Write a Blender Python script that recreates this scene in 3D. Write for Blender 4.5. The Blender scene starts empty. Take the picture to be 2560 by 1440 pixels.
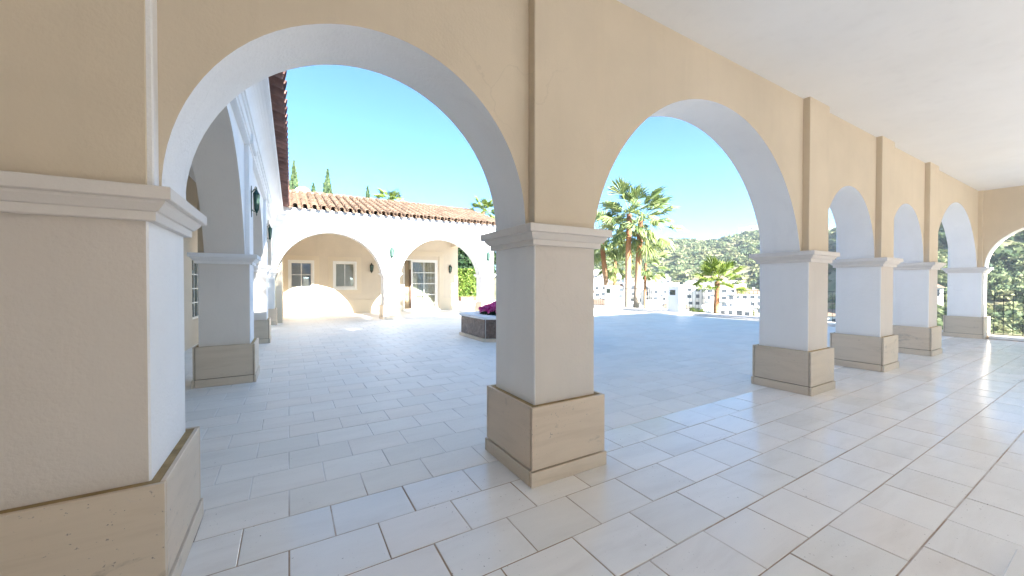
import bpy, bmesh, math, random
import numpy as np
from mathutils import Vector, Matrix, Euler

random.seed(7)
RNG = np.random.default_rng(7)
PI = math.pi
SC = bpy.context.scene
COL = SC.collection

# ------------------------------------------------------------------ camera
CAM_H, CAM_YAW, CAM_PITCH, CAM_F = 1.5, math.radians(30.56), math.atan(11.8 / 947.0), 947.0
cam_data = bpy.data.cameras.new('camera')
cam_data.sensor_fit = 'HORIZONTAL'
cam_data.sensor_width = 36.0
cam_data.lens = 36.0 * CAM_F / 2560.0
cam_data.clip_start = 0.05
cam_data.clip_end = 6000.0
cam = bpy.data.objects.new('camera', cam_data)
COL.objects.link(cam)
cam.location = (0, 0, CAM_H)
cam.rotation_euler = (PI / 2 - CAM_PITCH, 0, -CAM_YAW)
SC.camera = cam

# ------------------------------------------------------------------ sky and sun
SUN_D = Vector((-0.125, 1.0, -0.486)).normalized()      # the way the sunlight travels
SUN_EL = math.asin(-SUN_D.z)
SUN_AZ = math.atan2(-SUN_D.x, -SUN_D.y)                 # clockwise from +Y, towards the sun
world = bpy.data.worlds.new('World')
SC.world = world
world.use_nodes = True
wn, wl = world.node_tree.nodes, world.node_tree.links
wn.clear()
w_out = wn.new('ShaderNodeOutputWorld')
w_bg = wn.new('ShaderNodeBackground')
w_sky = wn.new('ShaderNodeTexSky')
w_sky.sky_type = 'NISHITA'
w_sky.sun_disc = False
w_sky.sun_elevation = SUN_EL
w_sky.sun_rotation = SUN_AZ
w_sky.altitude = 100
w_sky.air_density = 0.35
w_sky.dust_density = 0.3
w_sky.ozone_density = 3.0
w_tint = wn.new('ShaderNodeMix'); w_tint.data_type = 'RGBA'; w_tint.blend_type = 'MULTIPLY'
w_tint.inputs[0].default_value = 1.0
w_tint.inputs[7].default_value = (0.69, 0.97, 0.90, 1)
wl.new(w_sky.outputs[0], w_tint.inputs[6])
wl.new(w_tint.outputs[2], w_bg.inputs['Color'])
w_bg.inputs['Strength'].default_value = 0.05
wl.new(w_bg.outputs[0], w_out.inputs['Surface'])

sun_data = bpy.data.lights.new('sun', 'SUN')
sun_data.energy = 2.1
sun_data.angle = math.radians(0.53)
sun_data.color = (1.0, 0.97, 0.93)
sun = bpy.data.objects.new('sun', sun_data)
COL.objects.link(sun)
sun.location = (5, -40, 30)
sun.rotation_euler = SUN_D.to_track_quat('-Z', 'Y').to_euler()

SC.view_settings.view_transform = 'Standard'
SC.view_settings.look = 'None'
SC.view_settings.gamma = 1.0
SC.view_settings.use_curve_mapping = False
SC.view_settings.exposure = 4.05
SC.render.engine = 'CYCLES'
SC.cycles.use_denoising = True
SC.cycles.max_bounces = 10
SC.cycles.diffuse_bounces = 6
SC.cycles.glossy_bounces = 4
SC.cycles.transparent_max_bounces = 12
SC.cycles.sample_clamp_indirect = 8.0
SC.cycles.caustics_reflective = False
SC.cycles.caustics_refractive = False

# ------------------------------------------------------------------ helpers: objects and tags
def tag(o, label=None, cat=None, group=None, kind=None):
    if label: o['label'] = label
    if cat: o['category'] = cat
    if group: o['group'] = group
    if kind: o['kind'] = kind
    return o

def empty(name, loc=(0, 0, 0), rz=0.0, parent=None):
    o = bpy.data.objects.new(name, None)
    COL.objects.link(o)
    o.location = loc
    o.rotation_euler = (0, 0, rz)
    o.empty_display_size = 0.2
    if parent: o.parent = parent
    return o

def link(name, me, parent=None, loc=None, rot=None, scale=None):
    o = bpy.data.objects.new(name, me)
    COL.objects.link(o)
    if parent: o.parent = parent
    if loc is not None: o.location = loc
    if rot is not None: o.rotation_euler = rot
    if scale is not None: o.scale = scale
    return o

class MB:
    """collects faces and links them as one mesh object"""
    def __init__(s):
        s.v, s.f, s.m, s.sm = [], [], [], []
    def face(s, pts, m=0, smooth=False):
        i = len(s.v)
        s.v += [tuple(p) for p in pts]
        s.f.append(tuple(range(i, i + len(pts))))
        s.m.append(m); s.sm.append(smooth)
    def grid(s, rows, m=0, smooth=True, close=False):
        """rows of points of equal length joined by quads with shared vertices"""
        i = len(s.v); n = len(rows[0])
        for r in rows: s.v += [tuple(p) for p in r]
        for a in range(len(rows) - 1):
            for b in range(n if close else n - 1):
                c = (b + 1) % n
                s.f.append((i + a * n + b, i + a * n + c, i + (a + 1) * n + c, i + (a + 1) * n + b))
                s.m.append(m); s.sm.append(smooth)
    def box(s, x0, x1, y0, y1, z0, z1, m=0, bev=0.0):
        if bev <= 0:
            P = [(x, y, z) for z in (z0, z1) for y in (y0, y1) for x in (x0, x1)]
            i = len(s.v); s.v += P
            for q in ((0, 2, 3, 1), (4, 5, 7, 6), (0, 1, 5, 4), (2, 6, 7, 3), (0, 4, 6, 2), (1, 3, 7, 5)):
                s.f.append(tuple(i + k for k in q)); s.m.append(m); s.sm.append(False)
            return
        b = min(bev, 0.49 * min(x1 - x0, y1 - y0, z1 - z0))
        X, Y, Z = (x0, x1), (y0, y1), (z0, z1)
        i = len(s.v); idx = {}
        for a in (0, 1):
            for c in (0, 1):
                for d in (0, 1):
                    sx, sy, sz = (1, -1)[a], (1, -1)[c], (1, -1)[d]
                    for k, p in enumerate(((X[a], Y[c] + sy * b, Z[d] + sz * b), (X[a] + sx * b, Y[c], Z[d] + sz * b), (X[a] + sx * b, Y[c] + sy * b, Z[d]))):
                        idx[a, c, d, k] = len(s.v); s.v.append(p)
        def q(*ks):
            s.f.append(tuple(idx[k] for k in ks)); s.m.append(m); s.sm.append(False)
        for a in (0, 1):
            fx = [(a, 0, 0, 0), (a, 1, 0, 0), (a, 1, 1, 0), (a, 0, 1, 0)]
            fy = [(0, a, 0, 1), (0, a, 1, 1), (1, a, 1, 1), (1, a, 0, 1)]
            fz = [(0, 0, a, 2), (1, 0, a, 2), (1, 1, a, 2), (0, 1, a, 2)]
            for F in (fx, fy, fz): q(*(F if a else F[::-1]))
        for a in (0, 1):
            for c in (0, 1):
                e1 = [(a, c, 0, 0), (a, c, 0, 1), (a, c, 1, 1), (a, c, 1, 0)]
                e2 = [(a, 0, c, 0), (a, 1, c, 0), (a, 1, c, 2), (a, 0, c, 2)]
                e3 = [(0, a, c, 1), (1, a, c, 1), (1, a, c, 2), (0, a, c, 2)]
                q(*(e1 if (a == c) else e1[::-1]))
                q(*(e2 if (a == c) else e2[::-1]))
                q(*(e3 if (a != c) else e3[::-1]))
                for d in (0, 1):
                    t = [(a, c, d, 0), (a, c, d, 1), (a, c, d, 2)]
                    q(*(t if (a + c + d) % 2 else t[::-1]))
    def tube(s, pts, rad, n=8, m=0, caps=True):
        P = [Vector(p) for p in pts]
        R = rad if isinstance(rad, (list, tuple)) else [rad] * len(P)
        rows = []; up = None
        for k, p in enumerate(P):
            t = (P[min(k + 1, len(P) - 1)] - P[max(k - 1, 0)]).normalized()
            if up is None:
                up = t.orthogonal().normalized()
            up = (up - t * up.dot(t)).normalized()
            bi = t.cross(up)
            rows.append([p + (up * math.cos(2 * PI * j / n) + bi * math.sin(2 * PI * j / n)) * R[k] for j in range(n)])
        s.grid(rows, m, True, close=True)
        if caps:
            s.face(rows[0][::-1], m); s.face(rows[-1], m)
    def lathe(s, prof, c=(0, 0), n=8, m=0, smooth=False, rot=0.0):
        """prof: (radius, z) list round a vertical axis"""
        rows = [[(c[0] + r * math.cos(rot + 2 * PI * j / n), c[1] + r * math.sin(rot + 2 * PI * j / n), z) for j in range(n)] for r, z in prof]
        s.grid(rows, m, smooth, close=True)
    def sqring(s, x0, x1, y0, y1, prof, m=0):
        """square mouldings: prof is a list of (offset, z)"""
        for (o0, a), (o1, b) in zip(prof[:-1], prof[1:]):
            A = [(x0 - o0, y0 - o0, a), (x1 + o0, y0 - o0, a), (x1 + o0, y1 + o0, a), (x0 - o0, y1 + o0, a)]
            B = [(x0 - o1, y0 - o1, b), (x1 + o1, y0 - o1, b), (x1 + o1, y1 + o1, b), (x0 - o1, y1 + o1, b)]
            for k in range(4):
                j = (k + 1) % 4
                s.face([A[k], A[j], B[j], B[k]], m)
        o, z = prof[0]; s.face([(x0 - o, y1 + o, z), (x1 + o, y1 + o, z), (x1 + o, y0 - o, z), (x0 - o, y0 - o, z)], m)
        o, z = prof[-1]; s.face([(x0 - o, y0 - o, z), (x1 + o, y0 - o, z), (x1 + o, y1 + o, z), (x0 - o, y1 + o, z)], m)
    def mesh(s, name, mats):
        me = bpy.data.meshes.new(name)
        me.from_pydata(s.v, [], s.f)
        for x in (mats if isinstance(mats, (list, tuple)) else [mats]): me.materials.append(x)
        me.polygons.foreach_set('material_index', s.m)
        me.polygons.foreach_set('use_smooth', s.sm)
        me.update()
        return me
    def build(s, name, mats, parent=None, **k):
        return link(name, s.mesh(name, mats), parent, **k)

def boxobj(name, mat, parent, x0, x1, y0, y1, z0, z1, bev=0.0):
    b = MB(); b.box(x0, x1, y0, y1, z0, z1, 0, bev)
    return b.build(name, mat, parent)

def quadcloud(name, C, A, B, mat, parent=None, tint=None):
    """many loose quads: centres C and half-axes A, B (n,3 arrays); tint is one value per quad"""
    n = len(C)
    V = np.stack([C - A - B, C + A - B, C + A + B, C - A + B], 1).reshape(-1, 3)
    me = bpy.data.meshes.new(name)
    me.vertices.add(4 * n); me.loops.add(4 * n); me.polygons.add(n)
    me.vertices.foreach_set('co', V.astype(np.float32).ravel())
    me.loops.foreach_set('vertex_index', np.arange(4 * n, dtype=np.int32))
    me.polygons.foreach_set('loop_start', np.arange(0, 4 * n, 4, dtype=np.int32))
    me.update(calc_edges=True)
    if tint is not None:
        at = me.attributes.new('tint', 'FLOAT', 'FACE')
        at.data.foreach_set('value', np.asarray(tint, np.float32))
    me.materials.append(mat)
    return link(name, me, parent)

def rand_axes(n, size):
    a = RNG.normal(size=(n, 3)); a /= np.linalg.norm(a, axis=1)[:, None]
    b = RNG.normal(size=(n, 3)); b -= a * (a * b).sum(1)[:, None]; b /= np.linalg.norm(b, axis=1)[:, None]
    s = np.asarray(size).reshape(-1, 1)
    return a * s, b * s

# ------------------------------------------------------------------ helpers: materials
def mat_base(name):
    m = bpy.data.materials.new(name); m.use_nodes = True
    nt = m.node_tree; b = nt.nodes['Principled BSDF']
    return m, nt, nt.nodes, nt.links, b

def noise(nt, vec, scale, detail=4, rough=0.55, dist=0.0):
    n = nt.nodes.new('ShaderNodeTexNoise')
    n.inputs['Scale'].default_value = scale; n.inputs['Detail'].default_value = detail
    n.inputs['Roughness'].default_value = rough; n.inputs['Distortion'].default_value = dist
    nt.links.new(vec, n.inputs['Vector'])
    return n.outputs['Fac']

def ramp(nt, fac, stops):
    r = nt.nodes.new('ShaderNodeValToRGB')
    while len(r.color_ramp.elements) < len(stops): r.color_ramp.elements.new(0.5)
    for e, (p, c) in zip(r.color_ramp.elements, stops):
        e.position = p; e.color = (*c, 1) if len(c) == 3 else c
    nt.links.new(fac, r.inputs[0])
    return r.outputs[0]

def mixc(nt, fac, a, b, mode='MIX'):
    n = nt.nodes.new('ShaderNodeMix'); n.data_type = 'RGBA'; n.blend_type = mode
    for sock, v in ((n.inputs[0], fac), (n.inputs[6], a), (n.inputs[7], b)):
        if isinstance(v, bpy.types.NodeSocket): nt.links.new(v, sock)
        elif isinstance(v, (int, float)): sock.default_value = v
        else: sock.default_value = (*v, 1)
    return n.outputs[2]

def math_n(nt, op, a, b=0.0, clamp=False):
    n = nt.nodes.new('ShaderNodeMath'); n.operation = op; n.use_clamp = clamp
    for sock, v in ((n.inputs[0], a), (n.inputs[1], b)):
        if isinstance(v, bpy.types.NodeSocket): nt.links.new(v, sock)
        else: sock.default_value = v
    return n.outputs[0]

def world_pos(nt, scale=(1, 1, 1)):
    g = nt.nodes.new('ShaderNodeNewGeometry')
    mp = nt.nodes.new('ShaderNodeMapping'); mp.inputs['Scale'].default_value = scale
    nt.links.new(g.outputs['Position'], mp.inputs[0])
    return mp.outputs[0], g

def bump(nt, b, h, strength, dist=0.01):
    n = nt.nodes.new('ShaderNodeBump'); n.inputs['Strength'].default_value = strength
    n.inputs['Distance'].default_value = dist
    nt.links.new(h, n.inputs['Height']); nt.links.new(n.outputs[0], b.inputs['Normal'])

def plaster(name, col, var=0.06, rough=0.85, bscale=55, bstr=0.25, stain=None):
    m, nt, N, L, b = mat_base(name)
    p, g = world_pos(nt)
    big = noise(nt, p, 0.9, 5, 0.6)
    c = ramp(nt, big, [(0.25, tuple(x * (1 - var) for x in col)), (0.75, tuple(min(1, x * (1 + var)) for x in col))])
    ps, _ = world_pos(nt, (6, 6, 0.7))
    streak = noise(nt, ps, 1.0, 5, 0.65)
    c = mixc(nt, math_n(nt, 'MULTIPLY', math_n(nt, 'SUBTRACT', streak, 0.52, True), 0.6, True), c, stain or tuple(x * 0.72 for x in col))
    vo = N.new('ShaderNodeTexVoronoi'); vo.feature = 'DISTANCE_TO_EDGE'; vo.inputs['Scale'].default_value = 0.75
    dn = N.new('ShaderNodeTexNoise'); dn.inputs['Scale'].default_value = 3.0; dn.inputs['Detail'].default_value = 6; L.new(p, dn.inputs['Vector'])
    L.new(mixc(nt, 0.35, p, dn.outputs['Color']), vo.inputs['Vector'])
    hair = math_n(nt, 'SUBTRACT', 1.0, math_n(nt, 'MULTIPLY', vo.outputs['Distance'], 260.0), True)
    where = noise(nt, p, 0.55, 3, 0.5)
    c = mixc(nt, math_n(nt, 'MULTIPLY', hair, math_n(nt, 'MULTIPLY', math_n(nt, 'SUBTRACT', where, 0.57, True), 3.0, True), True), c, tuple(x * 0.72 for x in col))
    fine = noise(nt, p, bscale, 3, 0.6)
    L.new(c, b.inputs['Base Color'])
    b.inputs['Roughness'].default_value = rough
    b.inputs['Specular IOR Level'].default_value = 0.25
    tr = noise(nt, p, 7, 4, 0.6)
    bump(nt, b, math_n(nt, 'ADD', math_n(nt, 'MULTIPLY', tr, 1.6), fine), bstr, 0.006)
    return m

def stone(name, col, dark, rough=0.3, pits=True, smudge=0.0, rnd=True, vein=(0.55, 2.2, 2.2), spec=0.5, rvar=0.1):
    """pale limestone with faint streaks, small pits and a tone of its own for each piece"""
    m, nt, N, L, b = mat_base(name)
    p, g = world_pos(nt, vein)
    oi = N.new('ShaderNodeObjectInfo')
    r = math_n(nt, 'FRACT', math_n(nt, 'ADD', oi.outputs['Random'], g.outputs['Random Per Island']))
    if rnd:
        cx = N.new('ShaderNodeCombineXYZ'); L.new(math_n(nt, 'MULTIPLY', r, 37.0), cx.inputs[2]); L.new(math_n(nt, 'MULTIPLY', r, 11.0), cx.inputs[0])
        va = N.new('ShaderNodeVectorMath'); va.operation = 'ADD'; L.new(p, va.inputs[0]); L.new(cx.outputs[0], va.inputs[1]); pv = va.outputs[0]
    else: pv = p
    streak = noise(nt, pv, 2.2, 7, 0.62, 0.6)
    c = ramp(nt, streak, [(0.28, dark), (0.5, col), (0.8, tuple(min(1, x * 1.06) for x in col))])
    tone = ramp(nt, r, [(0.0, (1 - rvar, 1 - rvar, 1 - rvar * 1.1)), (0.5, (1, 1, 1)), (1.0, (1 - rvar * 0.2, 1 - rvar * 0.55, 1 - rvar * 0.8))])
    c = mixc(nt, 1.0, c, tone, 'MULTIPLY')
    if pits:
        p2, _ = world_pos(nt)
        sp = noise(nt, p2, 55, 2, 0.5)
        where = noise(nt, p2, 1.3, 2, 0.5)
        k = math_n(nt, 'MULTIPLY', math_n(nt, 'SUBTRACT', sp, 0.69, True), math_n(nt, 'MULTIPLY', math_n(nt, 'SUBTRACT', where, 0.46, True), 110.0), True)
        c = mixc(nt, k, c, (0.30, 0.26, 0.23))
        v = N.new('ShaderNodeTexVoronoi'); v.feature = 'DISTANCE_TO_EDGE'; v.inputs['Scale'].default_value = 1.7
        d = N.new('ShaderNodeTexNoise'); d.inputs['Scale'].default_value = 5.0
        L.new(p2, d.inputs['Vector'])
        vd = mixc(nt, 0.25, p2, d.outputs['Color']); L.new(vd, v.inputs['Vector'])
        crack = math_n(nt, 'MULTIPLY', math_n(nt, 'SUBTRACT', 1.0, math_n(nt, 'MULTIPLY', v.outputs['Distance'], 130.0), True), math_n(nt, 'MULTIPLY', math_n(nt, 'SUBTRACT', where, 0.60, True), 6.0, True), True)
        c = mixc(nt, crack, c, (0.45, 0.42, 0.44))
    if smudge:
        p4, _ = world_pos(nt, (1, 1, 1.6))
        sm = noise(nt, p4, 2.6, 6, 0.7, 0.8)
        c = mixc(nt, math_n(nt, 'MULTIPLY', math_n(nt, 'SUBTRACT', sm, 0.60, True), smudge, True), c, (0.22, 0.19, 0.16))
    L.new(c, b.inputs['Base Color'])
    rr = N.new('ShaderNodeMapRange'); rr.inputs[3].default_value = rough * 0.75; rr.inputs[4].default_value = rough * 1.35
    L.new(streak, rr.inputs[0])
    ps_, _ = world_pos(nt)
    scuff = math_n(nt, 'MULTIPLY', math_n(nt, 'SUBTRACT', noise(nt, ps_, 3.0, 5, 0.6), 0.45, True), 0.22)
    L.new(math_n(nt, 'ADD', rr.outputs[0], scuff, True), b.inputs['Roughness'])
    b.inputs['Specular IOR Level'].default_value = spec
    p3, _ = world_pos(nt)
    bump(nt, b, noise(nt, p3, 9, 4, 0.6), 0.05, 0.01)
    return m

def simple(name, col, rough=0.6, metal=0.0, var=0.12, scale=8, spec=0.5, bstr=0.0):
    m, nt, N, L, b = mat_base(name)
    p, g = world_pos(nt)
    oi = N.new('ShaderNodeObjectInfo')
    f = noise(nt, p, scale, 4, 0.6)
    c = ramp(nt, f, [(0.25, tuple(x * (1 - var) for x in col)), (0.75, tuple(min(1, x * (1 + var)) for x in col))])
    tone = ramp(nt, oi.outputs['Random'], [(0, (1 - var, 1 - var, 1 - var)), (1, (1, 1, 1))])
    L.new(mixc(nt, 1.0, c, tone, 'MULTIPLY'), b.inputs['Base Color'])
    b.inputs['Roughness'].default_value = rough; b.inputs['Metallic'].default_value = metal
    b.inputs['Specular IOR Level'].default_value = spec
    if bstr: bump(nt, b, f, bstr, 0.02)
    return m

def leafy(name, stops, rough=0.55, trans=0.25):
    """foliage: colour by each face's tint value, some light through the leaf"""
    m, nt, N, L, b = mat_base(name)
    at = N.new('ShaderNodeAttribute'); at.attribute_name = 'tint'
    oi = N.new('ShaderNodeObjectInfo')
    f = math_n(nt, 'ADD', at.outputs['Fac'], math_n(nt, 'MULTIPLY', math_n(nt, 'SUBTRACT', oi.outputs['Random'], 0.5), 0.25), True)
    c = ramp(nt, f, stops)
    L.new(c, b.inputs['Base Color'])
    b.inputs['Roughness'].default_value = rough
    b.inputs['Specular IOR Level'].default_value = 0.3
    t = N.new('ShaderNodeBsdfTranslucent'); L.new(c, t.inputs[0])
    mx = N.new('ShaderNodeMixShader'); mx.inputs[0].default_value = trans
    L.new(b.outputs[0], mx.inputs[1]); L.new(t.outputs[0], mx.inputs[2])
    L.new(mx.outputs[0], N['Material Output'].inputs['Surface'])
    return m

def glass(name, tint=(0.85, 0.9, 0.9), refl=0.12):
    m, nt, N, L, b = mat_base(name)
    N.remove(b)
    tr = N.new('ShaderNodeBsdfTransparent'); tr.inputs[0].default_value = (*tint, 1)
    gl = N.new('ShaderNodeBsdfGlossy'); gl.inputs['Roughness'].default_value = 0.02
    lw = N.new('ShaderNodeFresnel'); lw.inputs[0].default_value = 1.5
    mx = N.new('ShaderNodeMixShader')
    L.new(math_n(nt, 'ADD', lw.outputs[0], refl, True), mx.inputs[0])
    L.new(tr.outputs[0], mx.inputs[1]); L.new(gl.outputs[0], mx.inputs[2])
    L.new(mx.outputs[0], N['Material Output'].inputs['Surface'])
    return m

M = {}
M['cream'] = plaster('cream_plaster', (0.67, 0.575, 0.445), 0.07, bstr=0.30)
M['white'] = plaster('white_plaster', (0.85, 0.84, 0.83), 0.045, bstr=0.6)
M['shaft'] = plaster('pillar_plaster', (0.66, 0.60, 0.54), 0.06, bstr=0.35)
M['reveal'] = plaster('beige_plaster', (0.74, 0.69, 0.63), 0.05, bstr=0.3)
M['ceiling'] = plaster('ceiling_plaster', (0.80, 0.80, 0.80), 0.035, bstr=0.2)
M['capital'] = plaster('moulding_plaster', (0.73, 0.685, 0.64), 0.05, bstr=0.15)
M['tile_in'] = stone('polished_limestone', (0.86, 0.83, 0.795), (0.79, 0.755, 0.715), 0.16, spec=0.55, rvar=0.075)
M['tile_out'] = stone('honed_limestone', (0.85, 0.815, 0.765), (0.79, 0.75, 0.70), 0.52, spec=0.3, rvar=0.07)
M['plinth'] = stone('plinth_limestone', (0.66, 0.555, 0.435), (0.585, 0.48, 0.365), 0.42, vein=(0.7, 0.7, 5.0), rvar=0.10, smudge=5.0)
M['mortar'] = simple('ochre_mortar', (0.46, 0.33, 0.17), 0.9, 0, 0.35, 9, 0.1)
M['joint'] = simple('dark_joint', (0.13, 0.08, 0.035), 0.9, 0, 0.3, 12, 0.1)
M['terracotta'] = simple('terracotta_tile', (0.27, 0.185, 0.128), 0.85, var=0.34, scale=5, spec=0.2, bstr=0.3)
M['terracotta_old'] = simple('weathered_tile', (0.30, 0.165, 0.135), 0.85, var=0.35, scale=6, spec=0.2, bstr=0.3)
M['metal'] = simple('railing_iron', (0.09, 0.10, 0.095), 0.5, 0.6, 0.2)
M['verdigris'] = simple('verdigris_iron', (0.018, 0.085, 0.062), 0.5, 0.3, 0.4, 30)
M['bronze'] = simple('dark_iron', (0.05, 0.055, 0.035), 0.5, 0.4, 0.4, 30)
M['lampglass'] = simple('frosted_lantern_glass', (0.10, 0.16, 0.13), 0.2, 0, 0.3, 20)
M['joinery'] = simple('white_joinery', (0.82, 0.80, 0.74), 0.4, 0, 0.03)
M['trim'] = plaster('cream_trim', (0.70, 0.60, 0.45), 0.03, bstr=0.08)
M['glass'] = glass('window_glass')
M['greyblind'] = simple('grey_blind', (0.48, 0.46, 0.44), 0.9, 0, 0.15, 3, 0.1)
M['curtain'] = simple('cream_curtain', (0.72, 0.66, 0.50), 0.9, 0, 0.08, 3, 0.1)
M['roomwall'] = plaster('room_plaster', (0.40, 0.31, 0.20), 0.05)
M['wood'] = simple('dark_wood', (0.16, 0.07, 0.03), 0.5, 0, 0.3, 4)
M['soil'] = simple('soil', (0.05, 0.035, 0.025), 0.95, 0, 0.4, 20, 0.1, 0.5)
M['flag'] = simple('dark_lamp_glass', (0.06, 0.09, 0.08), 0.15, 0, 0.2)

def grout_mat():
    m, nt, N, L, b = mat_base('grout')
    p, g = world_pos(nt)
    f = noise(nt, p, 1.1, 5, 0.65)
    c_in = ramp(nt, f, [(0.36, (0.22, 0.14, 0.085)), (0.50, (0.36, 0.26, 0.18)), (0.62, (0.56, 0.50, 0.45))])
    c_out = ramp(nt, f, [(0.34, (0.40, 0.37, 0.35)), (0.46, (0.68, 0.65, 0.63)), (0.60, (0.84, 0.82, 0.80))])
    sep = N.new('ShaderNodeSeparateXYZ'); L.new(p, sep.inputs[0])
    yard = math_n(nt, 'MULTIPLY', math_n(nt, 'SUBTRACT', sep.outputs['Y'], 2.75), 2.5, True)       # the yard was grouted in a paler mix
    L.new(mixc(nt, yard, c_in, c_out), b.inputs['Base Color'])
    b.inputs['Roughness'].default_value = 0.9
    return m
M['grout'] = grout_mat()

def marble_mat():
    m, nt, N, L, b = mat_base('brown_marble')
    p, g = world_pos(nt)
    f = noise(nt, p, 5, 8, 0.7, 1.2)
    f2 = noise(nt, p, 22, 5, 0.7)
    c = ramp(nt, f, [(0.3, (0.055, 0.035, 0.03)), (0.5, (0.13, 0.085, 0.065)), (0.66, (0.24, 0.17, 0.13)), (0.75, (0.10, 0.06, 0.05))])
    c = mixc(nt, math_n(nt, 'MULTIPLY', math_n(nt, 'SUBTRACT', f2, 0.55, True), 4.0, True), c, (0.35, 0.29, 0.25))
    L.new(c, b.inputs['Base Color']); b.inputs['Roughness'].default_value = 0.25
    return m
M['marble'] = marble_mat()

def trunk_mat():
    m, nt, N, L, b = mat_base('palm_trunk')
    tc = N.new('ShaderNodeTexCoord')
    sep = N.new('ShaderNodeSeparateXYZ'); L.new(tc.outputs['Generated'], sep.inputs[0])
    mp = N.new('ShaderNodeMapping'); mp.inputs['Scale'].default_value = (5, 5, 1.2); L.new(tc.outputs['Object'], mp.inputs[0])
    f = noise(nt, mp.outputs[0], 2.0, 5, 0.7)
    h = math_n(nt, 'ADD', sep.outputs['Z'], math_n(nt, 'MULTIPLY', math_n(nt, 'SUBTRACT', f, 0.5), 0.35))
    c = ramp(nt, h, [(0.45, (0.42, 0.34, 0.27)), (0.66, (0.44, 0.25, 0.13)), (0.8, (0.36, 0.15, 0.06)), (0.95, (0.20, 0.09, 0.05))])
    w = N.new('ShaderNodeTexWave'); w.bands_direction = 'Z'; w.inputs['Scale'].default_value = 4.0; w.inputs['Distortion'].default_value = 3.0
    L.new(tc.outputs['Object'], w.inputs['Vector'])
    L.new(mixc(nt, math_n(nt, 'MULTIPLY', w.outputs['Fac'], 0.3), c, (0.12, 0.07, 0.04)), b.inputs['Base Color'])
    b.inputs['Roughness'].default_value = 0.9
    bump(nt, b, w.outputs['Fac'], 0.5, 0.03)
    return m
M['trunk'] = trunk_mat()
M['frond'] = leafy('palm_leaf', [(0.0, (0.06, 0.12, 0.04)), (0.5, (0.20, 0.26, 0.09)), (1.0, (0.38, 0.40, 0.17))], 0.45, 0.3)
M['frond_bright'] = leafy('young_palm_leaf', [(0.0, (0.08, 0.14, 0.025)), (0.5, (0.20, 0.27, 0.05)), (1.0, (0.36, 0.40, 0.10))], 0.45, 0.3)
M['cypress'] = leafy('cypress_leaf', [(0.0, (0.02, 0.045, 0.02)), (0.6, (0.06, 0.10, 0.04)), (1.0, (0.12, 0.16, 0.06))], 0.7, 0.1)
M['hedge'] = leafy('hedge_leaf', [(0.0, (0.05, 0.10, 0.02)), (0.5, (0.14, 0.22, 0.04)), (1.0, (0.26, 0.32, 0.07))], 0.5, 0.3)
M['darkleaf'] = leafy('dark_leaf', [(0.0, (0.01, 0.03, 0.015)), (0.6, (0.03, 0.06, 0.025)), (1.0, (0.06, 0.10, 0.03))], 0.5, 0.2)
M['petal'] = leafy('magenta_petal', [(0.0, (0.42, 0.015, 0.16)), (0.5, (0.66, 0.05, 0.30)), (1.0, (0.75, 0.22, 0.48))], 0.5, 0.25)
M['scrub'] = leafy('scrub_leaf', [(0.0, (0.05, 0.085, 0.06)), (0.3, (0.11, 0.155, 0.07)), (0.7, (0.20, 0.225, 0.10)), (1.0, (0.30, 0.295, 0.15))], 0.8, 0.3)

def ground_mat():
    m, nt, N, L, b = mat_base('dry_hillside')
    p, g = world_pos(nt)
    f = noise(nt, p, 0.035, 7, 0.65)
    f2 = noise(nt, p, 0.4, 5, 0.6)
    c = ramp(nt, f, [(0.32, (0.12, 0.14, 0.06)), (0.48, (0.24, 0.21, 0.12)), (0.62, (0.36, 0.30, 0.19)), (0.75, (0.18, 0.19, 0.08))])
    L.new(mixc(nt, math_n(nt, 'MULTIPLY', f2, 0.5), c, (0.05, 0.07, 0.03)), b.inputs['Base Color'])
    b.inputs['Roughness'].default_value = 0.95
    b.inputs['Specular IOR Level'].default_value = 0.1
    return m
M['ground'] = ground_mat()

# ------------------------------------------------------------------ terrain
RIDGE_AZ = [0, 25, 35, 45, 49, 57, 63, 70, 76, 82, 92, 110, 150, 180, 360]
RIDGE_EL = [.01, .02, .05, .078, .088, .092, .103, .104, .125, .16, .17, .15, .05, .0, .01]
def sstep(t):
    t = np.clip(t, 0, 1); return t * t * (3 - 2 * t)
def terrain_z(x, y):
    x = np.asarray(x, float); y = np.asarray(y, float)
    r = np.hypot(x, y); az = np.degrees(np.arctan2(x, y)) % 360
    el = np.interp(az, RIDGE_AZ, RIDGE_EL)
    rs = np.interp(az, [0, 64, 76, 120, 360], [235, 235, 105, 150, 235])
    rr = np.interp(az, [0, 64, 76, 120, 360], [540, 540, 420, 450, 540])
    low = np.interp(az, [0, 64, 76, 120, 360], [-17, -17, -12, -16, -17])
    base = -1.2 + (low + 1.2) * sstep((r - 30) / 75.0)
    base = base + sstep((r - 125) / 110.0) * 10.0 * np.interp(az, [0, 30, 36, 62, 70, 360], [0, 0, 1, 1, 0, 0])
    top = el * rr + 1.5
    rise = sstep((r - rs) / (rr - rs)) ** 0.85
    z = base + (top - base) * rise
    w = sstep((r - 60) / 120.0)
    z = z + w * (2.2 * np.sin(x * .031 + 1.3) * np.sin(y * .027) + 1.2 * np.sin(x * .083 + y * .06) + .7 * np.sin(x * .19 - y * .23)
         + 3.0 * np.sin(az * .55 + r * .008) * rise)
    z = np.where(r > rr, z - (r - rr) * .02, z)
    z = np.where(r < 34, np.minimum(z, -1.2), z)
    return z
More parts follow.
